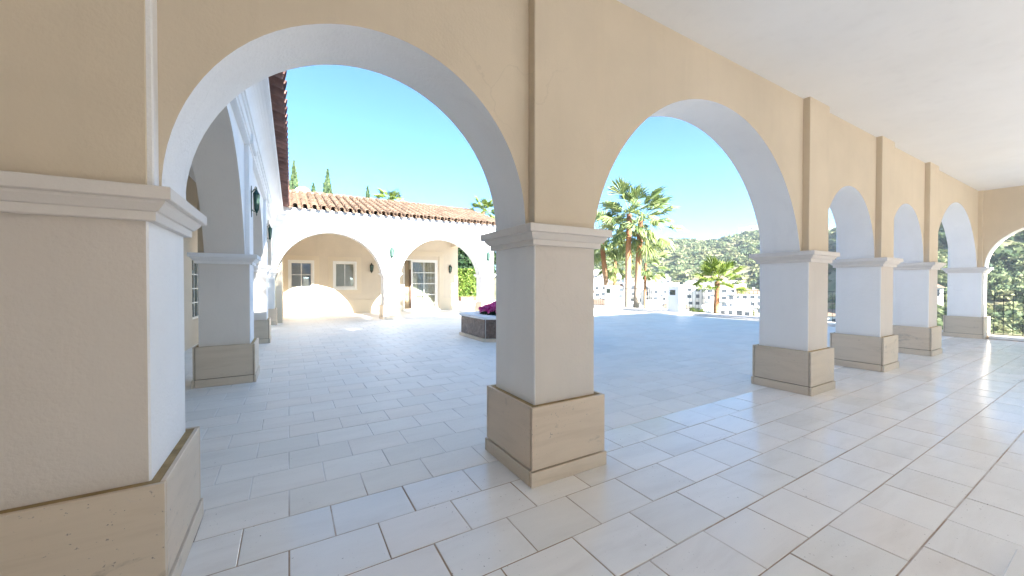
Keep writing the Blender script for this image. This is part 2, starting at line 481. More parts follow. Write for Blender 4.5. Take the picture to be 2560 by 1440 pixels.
def make_terrain():
    radii = np.concatenate([[0.0], np.linspace(12, 100, 12), np.linspace(112, 620, 52), np.geomspace(650, 4000, 10)])
    azs = np.radians(np.arange(0, 360, 1.5)); n = len(azs)
    V = []
    for r in radii:
        x, y = r * np.sin(azs), r * np.cos(azs)
        V.append(np.stack([x, y, terrain_z(x, y)], 1))
    V = np.concatenate(V)
    F = [(a * n + b, (a + 1) * n + b, (a + 1) * n + (b + 1) % n, a * n + (b + 1) % n) for a in range(len(radii) - 1) for b in range(n)]
    me = bpy.data.meshes.new('hillside'); me.from_pydata(V.tolist(), [], F)
    me.polygons.foreach_set('use_smooth', [True] * len(F)); me.materials.append(M['ground']); me.update()
    return link('hillside', me)
tag(make_terrain(), 'dry scrub covered hillside and valley beyond the terrace', kind='structure')

# ------------------------------------------------------------------ terrace floor and its tiles
TL, TD, TY0, TXA, TXB, GAP = 0.48, 0.36, 1.015, 0.235, -0.005, 0.0062
FX0, FX1, FY0, FY1 = -5.0, 16.16, -5.0, 24.4
PILLAR_RECTS = [(-1.24, -0.48, 2.29, 3.12)] + [(a - .06, a + .67, 2.29, 3.05) for a in (1.59, 6.03, 8.69, 11.41)] + [(-1.2, -.45, 6.93, 7.67), (-1.2, -.42, 11.3, 12.05), (16.0, 16.8, 2.3, 3.05)]
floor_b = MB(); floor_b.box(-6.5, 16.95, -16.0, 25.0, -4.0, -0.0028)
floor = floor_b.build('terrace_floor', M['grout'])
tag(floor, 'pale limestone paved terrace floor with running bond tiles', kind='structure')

def tile_faces(b, x0, x1, y0, y1, dz=0.0):
    c = 0.003
    t = [(x0 + c, y0 + c, dz), (x1 - c, y0 + c, dz), (x1 - c, y1 - c, dz), (x0 + c, y1 - c, dz)]
    e = [(x0, y0, dz - .0025), (x1, y0, dz - .0025), (x1, y1, dz - .0025), (x0, y1, dz - .0025)]
    g = [(x, y, dz - .012) for x, y, _ in e]
    i = len(b.v); b.v += t + e + g
    b.f.append((i, i + 1, i + 2, i + 3))
    for k in range(4):
        j = (k + 1) % 4
        b.f.append((i + 4 + k, i + 4 + j, i + j, i + k)); b.f.append((i + 8 + k, i + 8 + j, i + 4 + j, i + 4 + k))
    b.m += [0] * 9; b.sm += [False] * 9

def blocked(x, y):
    for a0, a1, b0, b1 in PILLAR_RECTS:
        t0, t1 = 0.0, 1.0
        for p, lo, hi in ((x, a0, a1), (y, b0, b1)):
            if abs(p) < 1e-9:
                if lo > 0 or hi < 0: t0 = 2
                continue
            u, v = lo / p, hi / p
            t0, t1 = max(t0, min(u, v)), min(t1, max(u, v))
        if t0 < t1: return True
    return False

tiles = []
k0 = int(math.floor((FY0 - TY0) / TD)); k1 = int(math.ceil((FY1 - TY0) / TD))
sF, cF = math.sin(CAM_YAW), math.cos(CAM_YAW)
for k in range(k0, k1):
    y0 = TY0 + k * TD
    off = TXA if k % 2 == 0 else TXB
    j0 = int(math.floor((FX0 - off) / TL)); j1 = int(math.ceil((FX1 - off) / TL))
    for j in range(j0, j1):
        x0 = off + j * TL; x1 = min(x0 + TL, FX1); x0c = max(x0, FX0)
        if x1 - x0c < 0.05: continue
        cx, cy = (x0c + x1) / 2, y0 + TD / 2
        d = cx * sF + cy * cF; lat = cx * cF - cy * sF
        vis = d > 1.7 and abs(lat) / d < 1.40 and not blocked(cx, cy)
        full = (x1 - x0c) > TL - 1e-6
        tiles.append((vis and full, d, x0c, x1, y0, cx, cy))
tiles.sort(key=lambda t: (not t[0], t[1]))
near, rest = tiles[:300], tiles[300:]
tm = {}
for nm, mt in (('tile_in', M['tile_in']), ('tile_out', M['tile_out'])):
    b = MB(); tile_faces(b, -TL / 2 + GAP / 2, TL / 2 - GAP / 2, -TD / 2 + GAP / 2, TD / 2 - GAP / 2)
    tm[nm] = b.mesh('floor_tile', mt)
for t in near:
    inside = t[4] < 2.6
    o = link('floor_tile', tm['tile_in' if inside else 'tile_out'], floor, loc=(t[5] + random.uniform(-.0012, .0012), t[6] + random.uniform(-.0012, .0012), random.uniform(-.0012, .0012)),
             rot=(random.gauss(0, .0016), random.gauss(0, .0016), random.gauss(0, .001)))
for nm, sel in (('tile_in', lambda t: t[4] < 2.6), ('tile_out', lambda t: t[4] >= 2.6)):
    b = MB()
    for t in rest:
        if sel(t): tile_faces(b, t[2] + GAP / 2, t[3] - GAP / 2, t[4] + GAP / 2, t[4] + TD - GAP / 2, random.uniform(-.0012, .0012))
    o = b.build('floor_tiles', M[nm], floor); o['kind'] = 'stuff'

# ------------------------------------------------------------------ arcaded wings
Z_CAP0, Z_CAP1, Z_CEIL, Z_TOP = 1.79, 1.935, 4.0, 4.16
CAP_PROF = [(0.0, 1.785), (.030, 1.785), (.034, 1.79), (.034, 1.826), (.046, 1.83), (.056, 1.842), (.072, 1.862), (.076, 1.874), (.096, 1.876), (.10, 1.88), (.10, 1.931), (.096, 1.935), (0.0, 1.935)]

def pillar(parent, x0, x1, y0, y1, inner=True, capmat='capital', side='white'):
    """one square pillar: plaster shaft, stone slabs round its foot, moulded capital; inner side is towards -y"""
    b = MB()
    b.box(x0, x1, y0, y1, 0.0, 1.80, 0, 0.008)
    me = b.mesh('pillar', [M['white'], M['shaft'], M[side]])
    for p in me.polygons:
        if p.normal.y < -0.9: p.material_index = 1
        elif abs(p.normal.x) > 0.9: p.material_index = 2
    sh = link('pillar', me, parent)
    c = MB(); c.sqring(x0, x1, y0, y1, CAP_PROF); c.build('capital', M[capmat], sh)
    boxobj('joint_core', M['joint'], sh, x0 - .042, x1 + .042, y0 - .042, y1 + .042, 0, 0.570)
    for nm, o, t, za, zb in (('base_slab', .072, .028, .001, .110), ('plinth_slab', .060, .022, .118, .583)):
        g = .007
        boxobj(nm, M['plinth'], sh, x0 - o, x1 + o, y0 - o, y0 - o + t, za, zb, .0025)
        boxobj(nm, M['plinth'], sh, x0 - o, x1 + o, y1 + o - t, y1 + o, za, zb, .0025)
        boxobj(nm, M['plinth'], sh, x0 - o, x0 - o + t, y0 - o + t + g, y1 + o - t - g, za, zb, .0025)
        boxobj(nm, M['plinth'], sh, x1 + o - t, x1 + o, y0 - o + t + g, y1 + o - t - g, za, zb, .0025)
    boxobj('mortar_bed', M['mortar'], sh, x0 - .0365, x1 + .0365, y0 - .0365, y1 + .0365, .571, .581)
    return sh

def arch_pts(a0, a1, zs, za, n=44):
    a = (a1 - a0) / 2; c = (a0 + a1) / 2; h = za - zs
    P = []
    if h < a * 0.985:
        R = (a * a + h * h) / (2 * h); zc = za - R; t0 = math.asin(a / R)
        if zc > zs: t0 = PI - t0
        for i in range(n + 1):
            t = -t0 + 2 * t0 * i / n
            P.append((c + R * math.sin(t), zc + R * math.cos(t)))
    else:
        for i in range(n + 1):
            t = PI * i / n
            P.append((c - a * math.cos(t), zs + h * math.sin(t)))
    return P

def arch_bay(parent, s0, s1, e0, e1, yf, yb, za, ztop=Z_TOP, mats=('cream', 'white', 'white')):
    """wall over one bay from s0 to s1 with an arched opening e0..e1; inner face yf, outer face yb"""
    b = MB()
    pts = arch_pts(e0, e1, Z_CAP1, za)
    cols = [(s0, Z_CAP1)] + pts + [(s1, Z_CAP1)]
    for (xa, z0), (xb, z1) in zip(cols[:-1], cols[1:]):
        if xb - xa < 1e-5: continue
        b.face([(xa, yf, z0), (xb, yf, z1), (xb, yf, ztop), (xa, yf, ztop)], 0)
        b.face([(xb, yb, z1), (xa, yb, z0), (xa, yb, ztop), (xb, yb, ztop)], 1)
    ny = 5
    b.grid([[(x, yf + (yb - yf) * j / (ny - 1), z) for x, z in pts] for j in range(ny)], 2, True)
    b.face([(s0, yf, Z_CAP1), (s0, yb, Z_CAP1), (e0, yb, Z_CAP1), (e0, yf, Z_CAP1)], 2)
    b.face([(e1, yf, Z_CAP1), (e1, yb, Z_CAP1), (s1, yb, Z_CAP1), (s1, yf, Z_CAP1)], 2)
    b.face([(s0, yf, ztop), (s1, yf, ztop), (s1, yb, ztop), (s0, yb, ztop)], 1)
    b.face([(s0, yf, Z_CAP1), (s0, yf, ztop), (s0, yb, ztop), (s0, yb, Z_CAP1)], 1)
    b.face([(s1, yf, Z_CAP1), (s1, yb, Z_CAP1), (s1, yb, ztop), (s1, yf, ztop)], 1)
    return b.build('arch', [M[k] for k in mats], parent)

CORNICE = [(-.2, 3.60), (.012, 3.60), (.016, 3.605), (.016, 3.645), (.034, 3.655), (.034, 3.765), (.055, 3.775), (.06, 3.80), (.06, 3.815), (.075, 3.82)] + \
          [(.08 + .20 * (1 - math.cos(t)), 3.82 + .25 * math.sin(t)) for t in [PI / 2 * i / 8 for i in range(9)]] + [(.30, 4.075), (.305, 4.08), (.305, 4.16), (.30, 4.165), (-.2, 4.165)]
def extrude_profile(prof, x0, x1, y, sgn=1, m=0, b=None, seg=1):
    b = b or MB()
    n = len(prof)
    for k in range(n):
        (o0, z0), (o1, z1) = prof[k], prof[(k + 1) % n]
        b.face([(x0, y + sgn * o0, z0), (x1, y + sgn * o0, z0), (x1, y + sgn * o1, z1), (x0, y + sgn * o1, z1)], m)
    b.face([(x0, y + sgn * o, z) for o, z in prof][::-1], m); b.face([(x1, y + sgn * o, z) for o, z in prof], m)
    return b

def tile_mesh(name, mat, r0, r1, ln, convex=True, seg=7, th=.014):
    """one barrel tile along -y from the upper end (y=0) down to y=ln; convex cover or concave pan"""
    b = MB(); s = 1 if convex else -1
    out, inn = [], []
    for y, r in ((0, r0), (ln, r1)):
        out.append([(-r * math.cos(PI * i / seg), y, s * r * math.sin(PI * i / seg)) for i in range(seg + 1)])
        inn.append([(-(r - th) * math.cos(PI * i / seg), y, s * (r - th) * math.sin(PI * i / seg)) for i in range(seg + 1)])
    b.grid(out, 0, True); b.grid(inn[::-1], 0, True)
    for i in range(seg):
        b.face([out[1][i], out[1][i + 1], inn[1][i + 1], inn[1][i]], 0)
    for i in (0, seg):
        b.face([out[0][i], out[1][i], inn[1][i], inn[0][i]], 0)
    return b.mesh(name, mat)

def roof(parent, x0, x1, y_eave, y_ridge, z_eave, slope, pitch, rows, mat, max_objs, under='white', z_back=None):
    """tiled slope that falls towards +y (the eave at y_eave); covers are single tiles, eave pans too"""
    a = math.atan(slope); L = (y_eave - y_ridge) / math.cos(a)
    zr = z_eave + slope * (y_eave - y_ridge)
    d = MB()
    q = [(x0, y_ridge, zr - .05), (x1, y_ridge, zr - .05), (x1, y_eave - .16, z_eave + slope * .16 - .05), (x0, y_eave - .16, z_eave + slope * .16 - .05)]
    d.face(q[::-1]); d.face([(x, y, z - .07) for x, y, z in q])
    for k in range(4):
        j = (k + 1) % 4; d.face([q[k], q[j], (*q[j][:2], q[j][2] - .07), (*q[k][:2], q[k][2] - .07)])
    deck = d.build('roof', M[under], parent)
    ex = L / rows; ln = ex * 1.14
    cover = tile_mesh('roof_tile', mat, .085, .105, ln); pan = tile_mesh('pan_tile', mat, .105, .09, ln, False)
    ncol = int((x1 - x0) / pitch); cnt = 0
    rest = MB()
    def place(me, x, k, lift, name):
        s = k * ex                                   # distance of the upper end from the ridge
        y = y_ridge + s * math.cos(a); z = zr - s * math.sin(a) + lift
        return link(name, me, deck, loc=(x + random.uniform(-.008, .008), y, z), rot=(-a + random.gauss(.028, .006), 0, random.gauss(0, .012)))
    def bake(me, x, k, lift):
        s = k * ex; y = y_ridge + s * math.cos(a); z = zr - s * math.sin(a) + lift
        mt = Matrix.Translation((x + random.uniform(-.008, .008), y, z)) @ Euler((-a + random.gauss(.028, .006), 0, random.gauss(0, .012))).to_matrix().to_4x4()
        i = len(rest.v); rest.v += [tuple(mt @ v.co) for v in me.vertices]
        for p in me.polygons:
            rest.f.append(tuple(i + v for v in p.vertices)); rest.m.append(0); rest.sm.append(p.use_smooth)
    for k in range(rows - 1, -1, -1):
        for c in range(ncol + 1):
            x = x0 + .5 * pitch + c * pitch
            if x > x1: continue
            if cnt < max_objs: place(cover, x, k, .045, 'roof_tile'); cnt += 1
            else: bake(cover, x, k, .045)
            xp = x - .5 * pitch
            if k == rows - 1: place(pan, xp, k, .05, 'pan_tile')
            else: bake(pan, xp, k, .05)
    if rest.f:
        o = rest.build('roof_tiles', mat, deck); o['kind'] = 'stuff'
    return deck

def wall_openings(parent, name, s0, s1, z0, z1, y, th, ops, mats, sgn=1):
    """wall in the plane y with rectangular openings (sa, sb, za, zb); its face looks towards sgn*y; reveals th deep"""
    S = sorted({s0, s1, *[v for o in ops for v in o[:2]]}); Z = sorted({z0, z1, *[v for o in ops for v in o[2:4]]})
    b = MB(); yb = y - sgn * th
    for a, c in zip(S[:-1], S[1:]):
        for d, e in zip(Z[:-1], Z[1:]):
            mx, mz = (a + c) / 2, (d + e) / 2
            if any(o[0] < mx < o[1] and o[2] < mz < o[3] for o in ops): continue
            b.face([(a, y, d), (c, y, d), (c, y, e), (a, y, e)]); b.face([(a, yb, d), (c, yb, d), (c, yb, e), (a, yb, e)])
    for a, c, d, e in ops:
        b.face([(a, y, d), (a, yb, d), (a, yb, e), (a, y, e)]); b.face([(c, y, d), (c, yb, d), (c, yb, e), (c, y, e)])
        b.face([(a, y, d), (c, y, d), (c, yb, d), (a, yb, d)]); b.face([(a, y, e), (c, y, e), (c, yb, e), (a, yb, e)])
    b.face([(s0, y, z0), (s0, yb, z0), (s0, yb, z1), (s0, y, z1)]); b.face([(s1, y, z0), (s1, yb, z0), (s1, yb, z1), (s1, y, z1)])
    b.face([(s0, y, z1), (s1, y, z1), (s1, yb, z1), (s0, yb, z1)])
    return b.build(name, mats, parent)

def frame_rect(b, a, c, d, e, y0, y1, w, m=0):
    """rectangular frame of bar width w between y0 and y1 outside-in from a..c, d..e"""
    b.box(a, a + w, y0, y1, d, e, m, .004); b.box(c - w, c, y0, y1, d, e, m, .004)
    b.box(a + w, c - w, y0, y1, d, d + w, m, .004); b.box(a + w, c - w, y0, y1, e - w, e, m, .004)

def window(parent, a, c, d, e, y, cols, rows, sgn=1, surround=True, shutter=None, name='window'):
    """a casement window set in an opening a..c x d..e of a wall whose face is the plane y"""
    b = MB(); yy = sorted((y - sgn * .02, y - sgn * .07)); frame_rect(b, a, c, d, e, yy[0], yy[1], .05)
    w = b.build(name, M['joinery'], parent)
    ym = y - sgn * .045
    for i in range(1, cols):
        x = a + .05 + (c - a - .1) * i / cols; boxobj('muntin', M['joinery'], w, x - .014, x + .014, ym - .012, ym + .012, d + .05, e - .05)
    for i in range(1, rows):
        z = d + .05 + (e - d - .1) * i / rows; boxobj('muntin', M['joinery'], w, a + .05, c - .05, ym - .009, ym + .009, z - .014, z + .014)
    for i in range(cols):
        for j in range(rows):
            xa = a + .05 + (c - a - .1) * i / cols; xb = a + .05 + (c - a - .1) * (i + 1) / cols
            za = d + .05 + (e - d - .1) * j / rows; zb = d + .05 + (e - d - .1) * (j + 1) / rows
            boxobj('pane', M['glass'], w, xa + .014, xb - .014, ym - .003, ym + .003, za + .014, zb - .014)
    if surround:
        g = MB(); y2 = sorted((y - sgn * .004, y + sgn * .045)); frame_rect(g, a - .09, c + .09, d - .09, e + .09, y2[0], y2[1], .0895); g.build('window_frame', M['joinery'], w)
        g = MB(); y3 = sorted((y - sgn * .004, y + sgn * .028)); frame_rect(g, a - .30, c + .30, d - .32, e + .30, y3[0], y3[1], .21); g.build('window_surround', M['trim'], w)
        y4 = sorted((y, y + sgn * .07)); boxobj('sill', M['joinery'], w, a - .12, c + .12, y4[0], y4[1], d - .13, d - .0905, .004)
    return w

# ------------------------------------------------------------------ the loggia the picture is taken in
Y_I, Y_O, Y_F, Y_B = 2.36, 2.98, 2.44, 2.92
lg = empty('loggia')
tag(lg, 'cream loggia with white ceiling and row of square pillars around the viewer', 'loggia')
LP = [(-1.16, -.555), (1.59, 2.19), (6.03, 6.63), (8.69, 9.29), (11.41, 12.01), (16.13, 16.75)]
for k, (a, c) in enumerate(LP):
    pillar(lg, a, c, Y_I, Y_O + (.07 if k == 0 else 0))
APEX = [3.05, 3.47, 3.03, 3.04, 3.46]
INS = [.03, .055, .03, .03, .06]
for k in range(5):
    s0 = LP[0][0] if k == 0 else (LP[k][0] + LP[k][1]) / 2
    s1 = LP[5][1] if k == 4 else (LP[k + 1][0] + LP[k + 1][1]) / 2
    arch_bay(lg, s0, s1, LP[k][1] + INS[k], LP[k + 1][0] - INS[k], Y_F, Y_B, APEX[k])
for k, (a, c) in enumerate(LP):
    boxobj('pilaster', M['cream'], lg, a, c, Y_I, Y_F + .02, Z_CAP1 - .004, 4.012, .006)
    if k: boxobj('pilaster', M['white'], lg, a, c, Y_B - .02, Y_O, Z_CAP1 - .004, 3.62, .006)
# end wall with its own arches, seen at the far right
def turned(o):
    o.rotation_euler = (0, 0, -PI / 2); return o
turned(arch_bay(lg, -2.70, -.13, -2.33, -.23, 16.2, 16.68, 3.02))
turned(arch_bay(lg, -.13, 2.6, .44, 2.5, 16.2, 16.68, 3.02))
pillar(lg, 16.13, 16.75, -.41, .20)
boxobj('pilaster', M['cream'], lg, 16.13, 16.22, -.41, .20, Z_CAP1 - .004, 4.012, .006)
boxobj('ceiling', M['ceiling'], lg, -3.5, 16.5, -5.1, 2.62, Z_CEIL, 4.13)
wall_openings(lg, 'wall', -3.6, 16.68, -.02, 4.85, -5.0, .3, [(1.4, 2.9, 0, 2.15), (6.0, 7.3, 0, 2.15), (9.6, 11.1, 0, 2.15), (12.8, 15.2, 0, 2.15)], M['white'])  # unseen back wall; its openings are added to let sunlight bounce inside
boxobj('wall', M['cream'], lg, -3.6, -3.4, -5.0, 3.3, -.3, 4.14)
boxobj('wall', M['cream'], lg, 16.2, 16.68, -5.0, -2.6, -.3, 4.14)
boxobj('wall', M['cream'], lg, -3.4, -2.3, 3.05, 3.3, -.3, 4.14)
extrude_profile(CORNICE, -.2, 16.9, Y_O, 1).build('cornice', M['white'], lg)
b = MB()
RP = [(3.50, 4.60), (-1.0, 5.95), (-5.7, 4.55)]
for xx in (-3.8, 16.75):
    b.face([(xx, 3.0, 4.13), (xx, 3.0, 4.62), (xx, -1.0, 5.8), (xx, -5.2, 4.6), (xx, -5.2, 4.13)], 0)
b.build('gable', M['white'], lg)
for (ya, za), (yb_, zb) in zip(RP[:-1], RP[1:]):
    b = MB(); q = [(-4.2, ya, za), (17.2, ya, za), (17.2, yb_, zb), (-4.2, yb_, zb)]
    b.face(q); b.face([(x, y, z - .22) for x, y, z in q][::-1])
    for k in range(4):
        j = (k + 1) % 4; b.face([q[k], q[j], (*q[j][:2], q[j][2] - .22), (*q[k][:2], q[k][2] - .22)])
    b.build('roof', M['terracotta'], lg)
b = MB(); b.box(-6.5, 16.9, -15.9, -5.02, -.1, -.001); tag(b.build('rear_terrace', M['tile_out']), 'pale stone terrace on the sunny side behind the loggia', kind='structure')  # unseen paving, added to throw sunlight up through the back openings

# ------------------------------------------------------------------ left wing, along the left side of the courtyard
lw = empty('side_wing', rz=math.radians(-90.4))
tag(lw, 'white arcaded side wing running away along the left of the courtyard', 'building')
LI, LO, LF, LB = -1.17, -.55, -1.09, -.61
LWP = [(-16.74, -16.12), (-11.95, -11.33), (-7.61, -6.99), (-2.98, -2.36)]
for a, c in LWP[1:3]:
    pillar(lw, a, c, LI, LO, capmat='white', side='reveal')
for k in range(3):
    s0, s1 = (LWP[k][0] + LWP[k][1]) / 2, (LWP[k + 1][0] + LWP[k + 1][1]) / 2
    arch_bay(lw, s0, s1, LWP[k][1] + .05, LWP[k + 1][0] - .05, LF, LB, 3.47, mats=('cream', 'white', 'reveal'))
for k, (a, c) in enumerate(LWP[1:]):
    boxobj('pilaster', M['white'], lw, a, c, LB - .02, LO, Z_CAP1 - .004, 3.64, .006)
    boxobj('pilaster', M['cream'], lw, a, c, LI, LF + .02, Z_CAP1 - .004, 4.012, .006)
    boxobj('cornice_block', M['white'], lw, a - .03, c + .03, LO - .1, LO + .062, 3.615, 3.80, .006)
extrude_profile(CORNICE, -15.84, -2.5, LO, 1).build('cornice', M['white'], lw)
boxobj('ceiling', M['ceiling'], lw, -16.5, -2.65, -2.2, -.85, Z_CEIL, 4.13)
wall_openings(lw, 'wall', -16.6, -3.1, -.3, 4.14, -2.05, .25, [(-13.2, -11.6, .62, 2.12), (-9.2, -7.6, .62, 2.12)], M['cream'])
for a, c in ((-13.2, -11.6), (-9.2, -7.6)):
    window(lw, a, c, .62, 2.12, -2.05, 4, 4, surround=False)
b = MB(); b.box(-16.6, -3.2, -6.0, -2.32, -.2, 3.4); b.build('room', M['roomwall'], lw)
roof(lw, -15.95, -3.3, -.13, -3.7, 4.235, .325, .306, 9, M['terracotta_old'], 84)

# ------------------------------------------------------------------ far wing, across the end of the courtyard
fw = empty('far_wing', rz=PI)
tag(fw, 'sunlit white arcaded wing with terracotta tiled roof across the courtyard', 'building')
FI, FO, FF, FB = -16.74, -16.12, -16.66, -16.2
FWP = [(-8.5, -7.87), (-4.03, -3.40), (.43, 1.05)]
for a, c in FWP:
    pillar(fw, a, c, FI, FO, capmat='white')
for k in range(2):
    s0 = FWP[0][0] if k == 0 else (FWP[k][0] + FWP[k][1]) / 2
    s1 = FWP[2][1] if k == 1 else (FWP[k + 1][0] + FWP[k + 1][1]) / 2
    arch_bay(fw, s0, s1, FWP[k][1] + .06, FWP[k + 1][0] - .06, FF, FB, 3.47)
for a, c in FWP:
    boxobj('pilaster', M['white'], fw, a, c, FB - .02, FO, Z_CAP1 - .004, 3.64, .006)
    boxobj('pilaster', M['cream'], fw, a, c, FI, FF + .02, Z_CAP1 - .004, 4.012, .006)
    boxobj('cornice_block', M['white'], fw, a - .03, c + .03, FO - .1, FO + .062, 3.615, 3.80, .006)
extrude_profile(CORNICE, -8.75, .55, FO, 1).build('cornice', M['white'], fw)
boxobj('ceiling', M['ceiling'], fw, -8.45, 1.2, -20.6, -16.45, Z_CEIL, 4.13)
W1, W2, DR = (-.98, -.08, 1.30, 2.50), (-2.87, -1.97, 1.30, 2.50), (-7.2, -5.30, .06, 2.79)
wall_openings(fw, 'wall', -8.42, .35, -.3, 4.14, -20.4, .25, [W1, W2, DR], M['cream'])
window(fw, *W1, -20.4, 2, 2)
w2 = window(fw, *W2, -20.4, 2, 1)
w1 = [o for o in fw.children if o.name.startswith('window')][0]
boxobj('blind', M['greyblind'], w1, W1[0] + .02, W1[1] - .02, -20.56, -20.54, 1.3, 2.5)  # grey sheet added behind the panes, its colour stands in for their reflections
boxobj('blind', M['curtain'], w2, W2[0] + .02, W2[1] - .02, -20.49, -20.475, 1.3, 2.5)
boxobj('dado', M['trim'], fw, -8.40, DR[0] - .33, -20.42, -20.37, .0, .67, .006)
boxobj('dado', M['trim'], fw, DR[1] + .33, .19, -20.42, -20.37, .0, .67, .006)
boxobj('side_wall', M['cream'], fw, .2, .42, -20.45, -16.7, -.3, 4.14)
boxobj('beam', M['cream'], fw, -8.45, -8.0, -20.4, -16.7, 3.55, 4.12)
# glazed door: frame, one leaf standing open into the dark room, the other closed with panes
b = MB(); frame_rect(b, DR[0], DR[1], .06, DR[3], -20.47, -20.39, .06)
door = b.build('door', M['joinery'], fw)
b = MB(); frame_rect(b, DR[0] - .34, DR[1] + .34, -.25, DR[3] + .45, -20.405, -20.365, .26); b.build('door_surround', M['trim'], door)
b = MB(); frame_rect(b, DR[0] + .06, DR[1] - .42, .12, DR[3] - .06, -20.46, -20.41, .085)
lx0, lx1 = DR[0] + .145, DR[1] - .505
leaf = b.build('door_leaf', M['joinery'], door)
b = MB(); xm = (lx0 + lx1) / 2
b.box(xm - .016, xm + .016, -20.45, -20.42, .2, DR[3] - .145)
for z in (.88, 1.48, 2.08): b.box(lx0, lx1, -20.447, -20.423, z - .02, z + .02)
b.build('glazing_bars', M['joinery'], door)
for i in range(2):
    for za, zb in ((.21, .86), (.9, 1.46), (1.5, 2.06), (2.1, 2.64)):
        xa, xb = (lx0, xm - .016) if i == 0 else (xm + .016, lx1)
        boxobj('pane', M['glass'], door, xa, xb, -20.438, -20.432, za, zb)
b = MB()
rows = [[(-7.15 + 1.5 * i / 60, -20.60 - .03 * math.sin(i * .9) - .012 * math.sin(i * 2.3), z) for i in range(61)] for z in (.1, 2.7)]
b.grid(rows); b.build('curtain', M['curtain'], door)
boxobj('door_panel', M['wood'], door, DR[1] - .42, DR[1] - .38, -21.4, -20.47, .08, 2.25)
boxobj('threshold', M['joinery'], door, DR[0] - .1, DR[1] + .1, -20.6, -20.2, 0.0, .058, .006)
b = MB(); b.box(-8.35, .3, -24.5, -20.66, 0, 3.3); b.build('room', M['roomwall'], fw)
roof(fw, -8.95, .62, -15.66, -20.2, 4.235, .325, .306, 10, M['terracotta'], 300)
b = MB()
q = [(-8.95, -20.2, 5.66), (2.0, -20.2, 5.66), (2.0, -24.9, 4.1), (-8.95, -24.9, 4.1)]
b.face(q); b.build('roof_back', M['terracotta'], fw)
b = MB(); rows = [[(x, -20.2 + .12 * math.cos(t), 5.70 + .10 * math.sin(t) + .012 * math.sin(x * 40)) for x in np.linspace(-8.95, .6, 60)] for t in np.linspace(-.3, PI + .3, 8)]
b.grid(rows); b.build('ridge', M['terracotta'], fw)
b = MB(); b.lathe([(.34, 5.2), (.34, 6.1), (.40, 6.12), (.40, 6.19), (.36, 6.22), (.30, 6.32), (.18, 6.40), (0.02, 6.43)], (-.66, -22.2), 14, 0, True)
b.build('chimney', M['white'], fw)

# ------------------------------------------------------------------ wall lanterns
def lantern(loc, rz, mat, label, scale=1.0):
    """wrought wall lantern; its back is at y=0 and it stands out towards -y"""
    t = empty('wall_lantern', loc, rz); t.scale = (scale, scale * .55, scale)
    tag(t, label, 'lantern', 'wrought iron wall lanterns on the arcades')
    b = MB()
    pl = [(0, .27), (.035, .20), (.075, .16), (.06, .06), (.085, 0), (.06, -.06), (.075, -.16), (.035, -.20), (0, -.27), (-.035, -.20), (-.075, -.16), (-.06, -.06), (-.085, 0), (-.06, .06), (-.075, .16), (-.035, .20)]
    b.face([(x, -.018, z) for x, z in pl]); b.face([(x, 0, z) for x, z in pl][::-1])
    for k in range(16):
        j = (k + 1) % 16; b.face([(pl[k][0], 0, pl[k][1]), (pl[j][0], 0, pl[j][1]), (pl[j][0], -.018, pl[j][1]), (pl[k][0], -.018, pl[k][1])])
    b.build('back_plate', mat, t)
    b = MB(); b.tube([(0, -.015, .15), (0, -.06, .20), (0, -.11, .215), (0, -.14, .19)], .010, 6); b.tube([(0, -.015, -.14), (0, -.07, -.17), (0, -.13, -.15)], .009, 6); b.build('bracket', mat, t)
    b = MB(); b.lathe([(0.004, .262), (.018, .24), (.010, .222), (.03, .20), (.05, .175), (.098, .135), (.102, .125), (.09, .12), (0.0, .12)], (0, -.14), 6, 0, False); b.build('lantern_cap', mat, t)
    b = MB(); b.lathe([(0.0, -.13), (.062, -.13), (.066, -.14), (.05, -.155), (.03, -.185), (.012, -.20), (.018, -.22), (0.003, -.245)], (0, -.14), 6, 0, False); b.build('lantern_base', mat, t)
    b = MB(); b.lathe([(.054, -.13), (.082, .12)], (0, -.14), 6, 0, False); b.build('glass', M['lampglass'], t)
    for k in range(6):
        a = PI / 3 * k; b = MB()
        b.tube([(.06 * math.cos(a), -.14 + .06 * math.sin(a), -.135), (.09 * math.cos(a), -.14 + .09 * math.sin(a), .125)], .008, 5); b.build('bar', mat, t)
    return t
G, DK = M['verdigris'], M['bronze']
lantern((3.715, 16.12, 2.77), 0, G, 'green lantern on the middle pillar of the sunlit far wing', 1.0)
lantern((8.19, 16.12, 2.77), 0, G, 'green lantern on the right end pillar of the sunlit far wing', 1.0)
lantern((3.68, 20.4, 2.28), 0, DK, 'dark lantern on cream wall right of the two small windows', 1.0)
lantern((7.94, 20.4, 2.30), 0, DK, 'dark lantern on cream wall right of the glazed door', 1.0)
for yy, lab in ((7.30, 'large green lantern on the nearest left wing pillar seen side on'), (11.64, 'small green lantern on the second left wing pillar seen side on')):
    x = -.55 + .00698 * yy
    lantern((x, yy, 2.80), PI / 2, G, lab, .92)

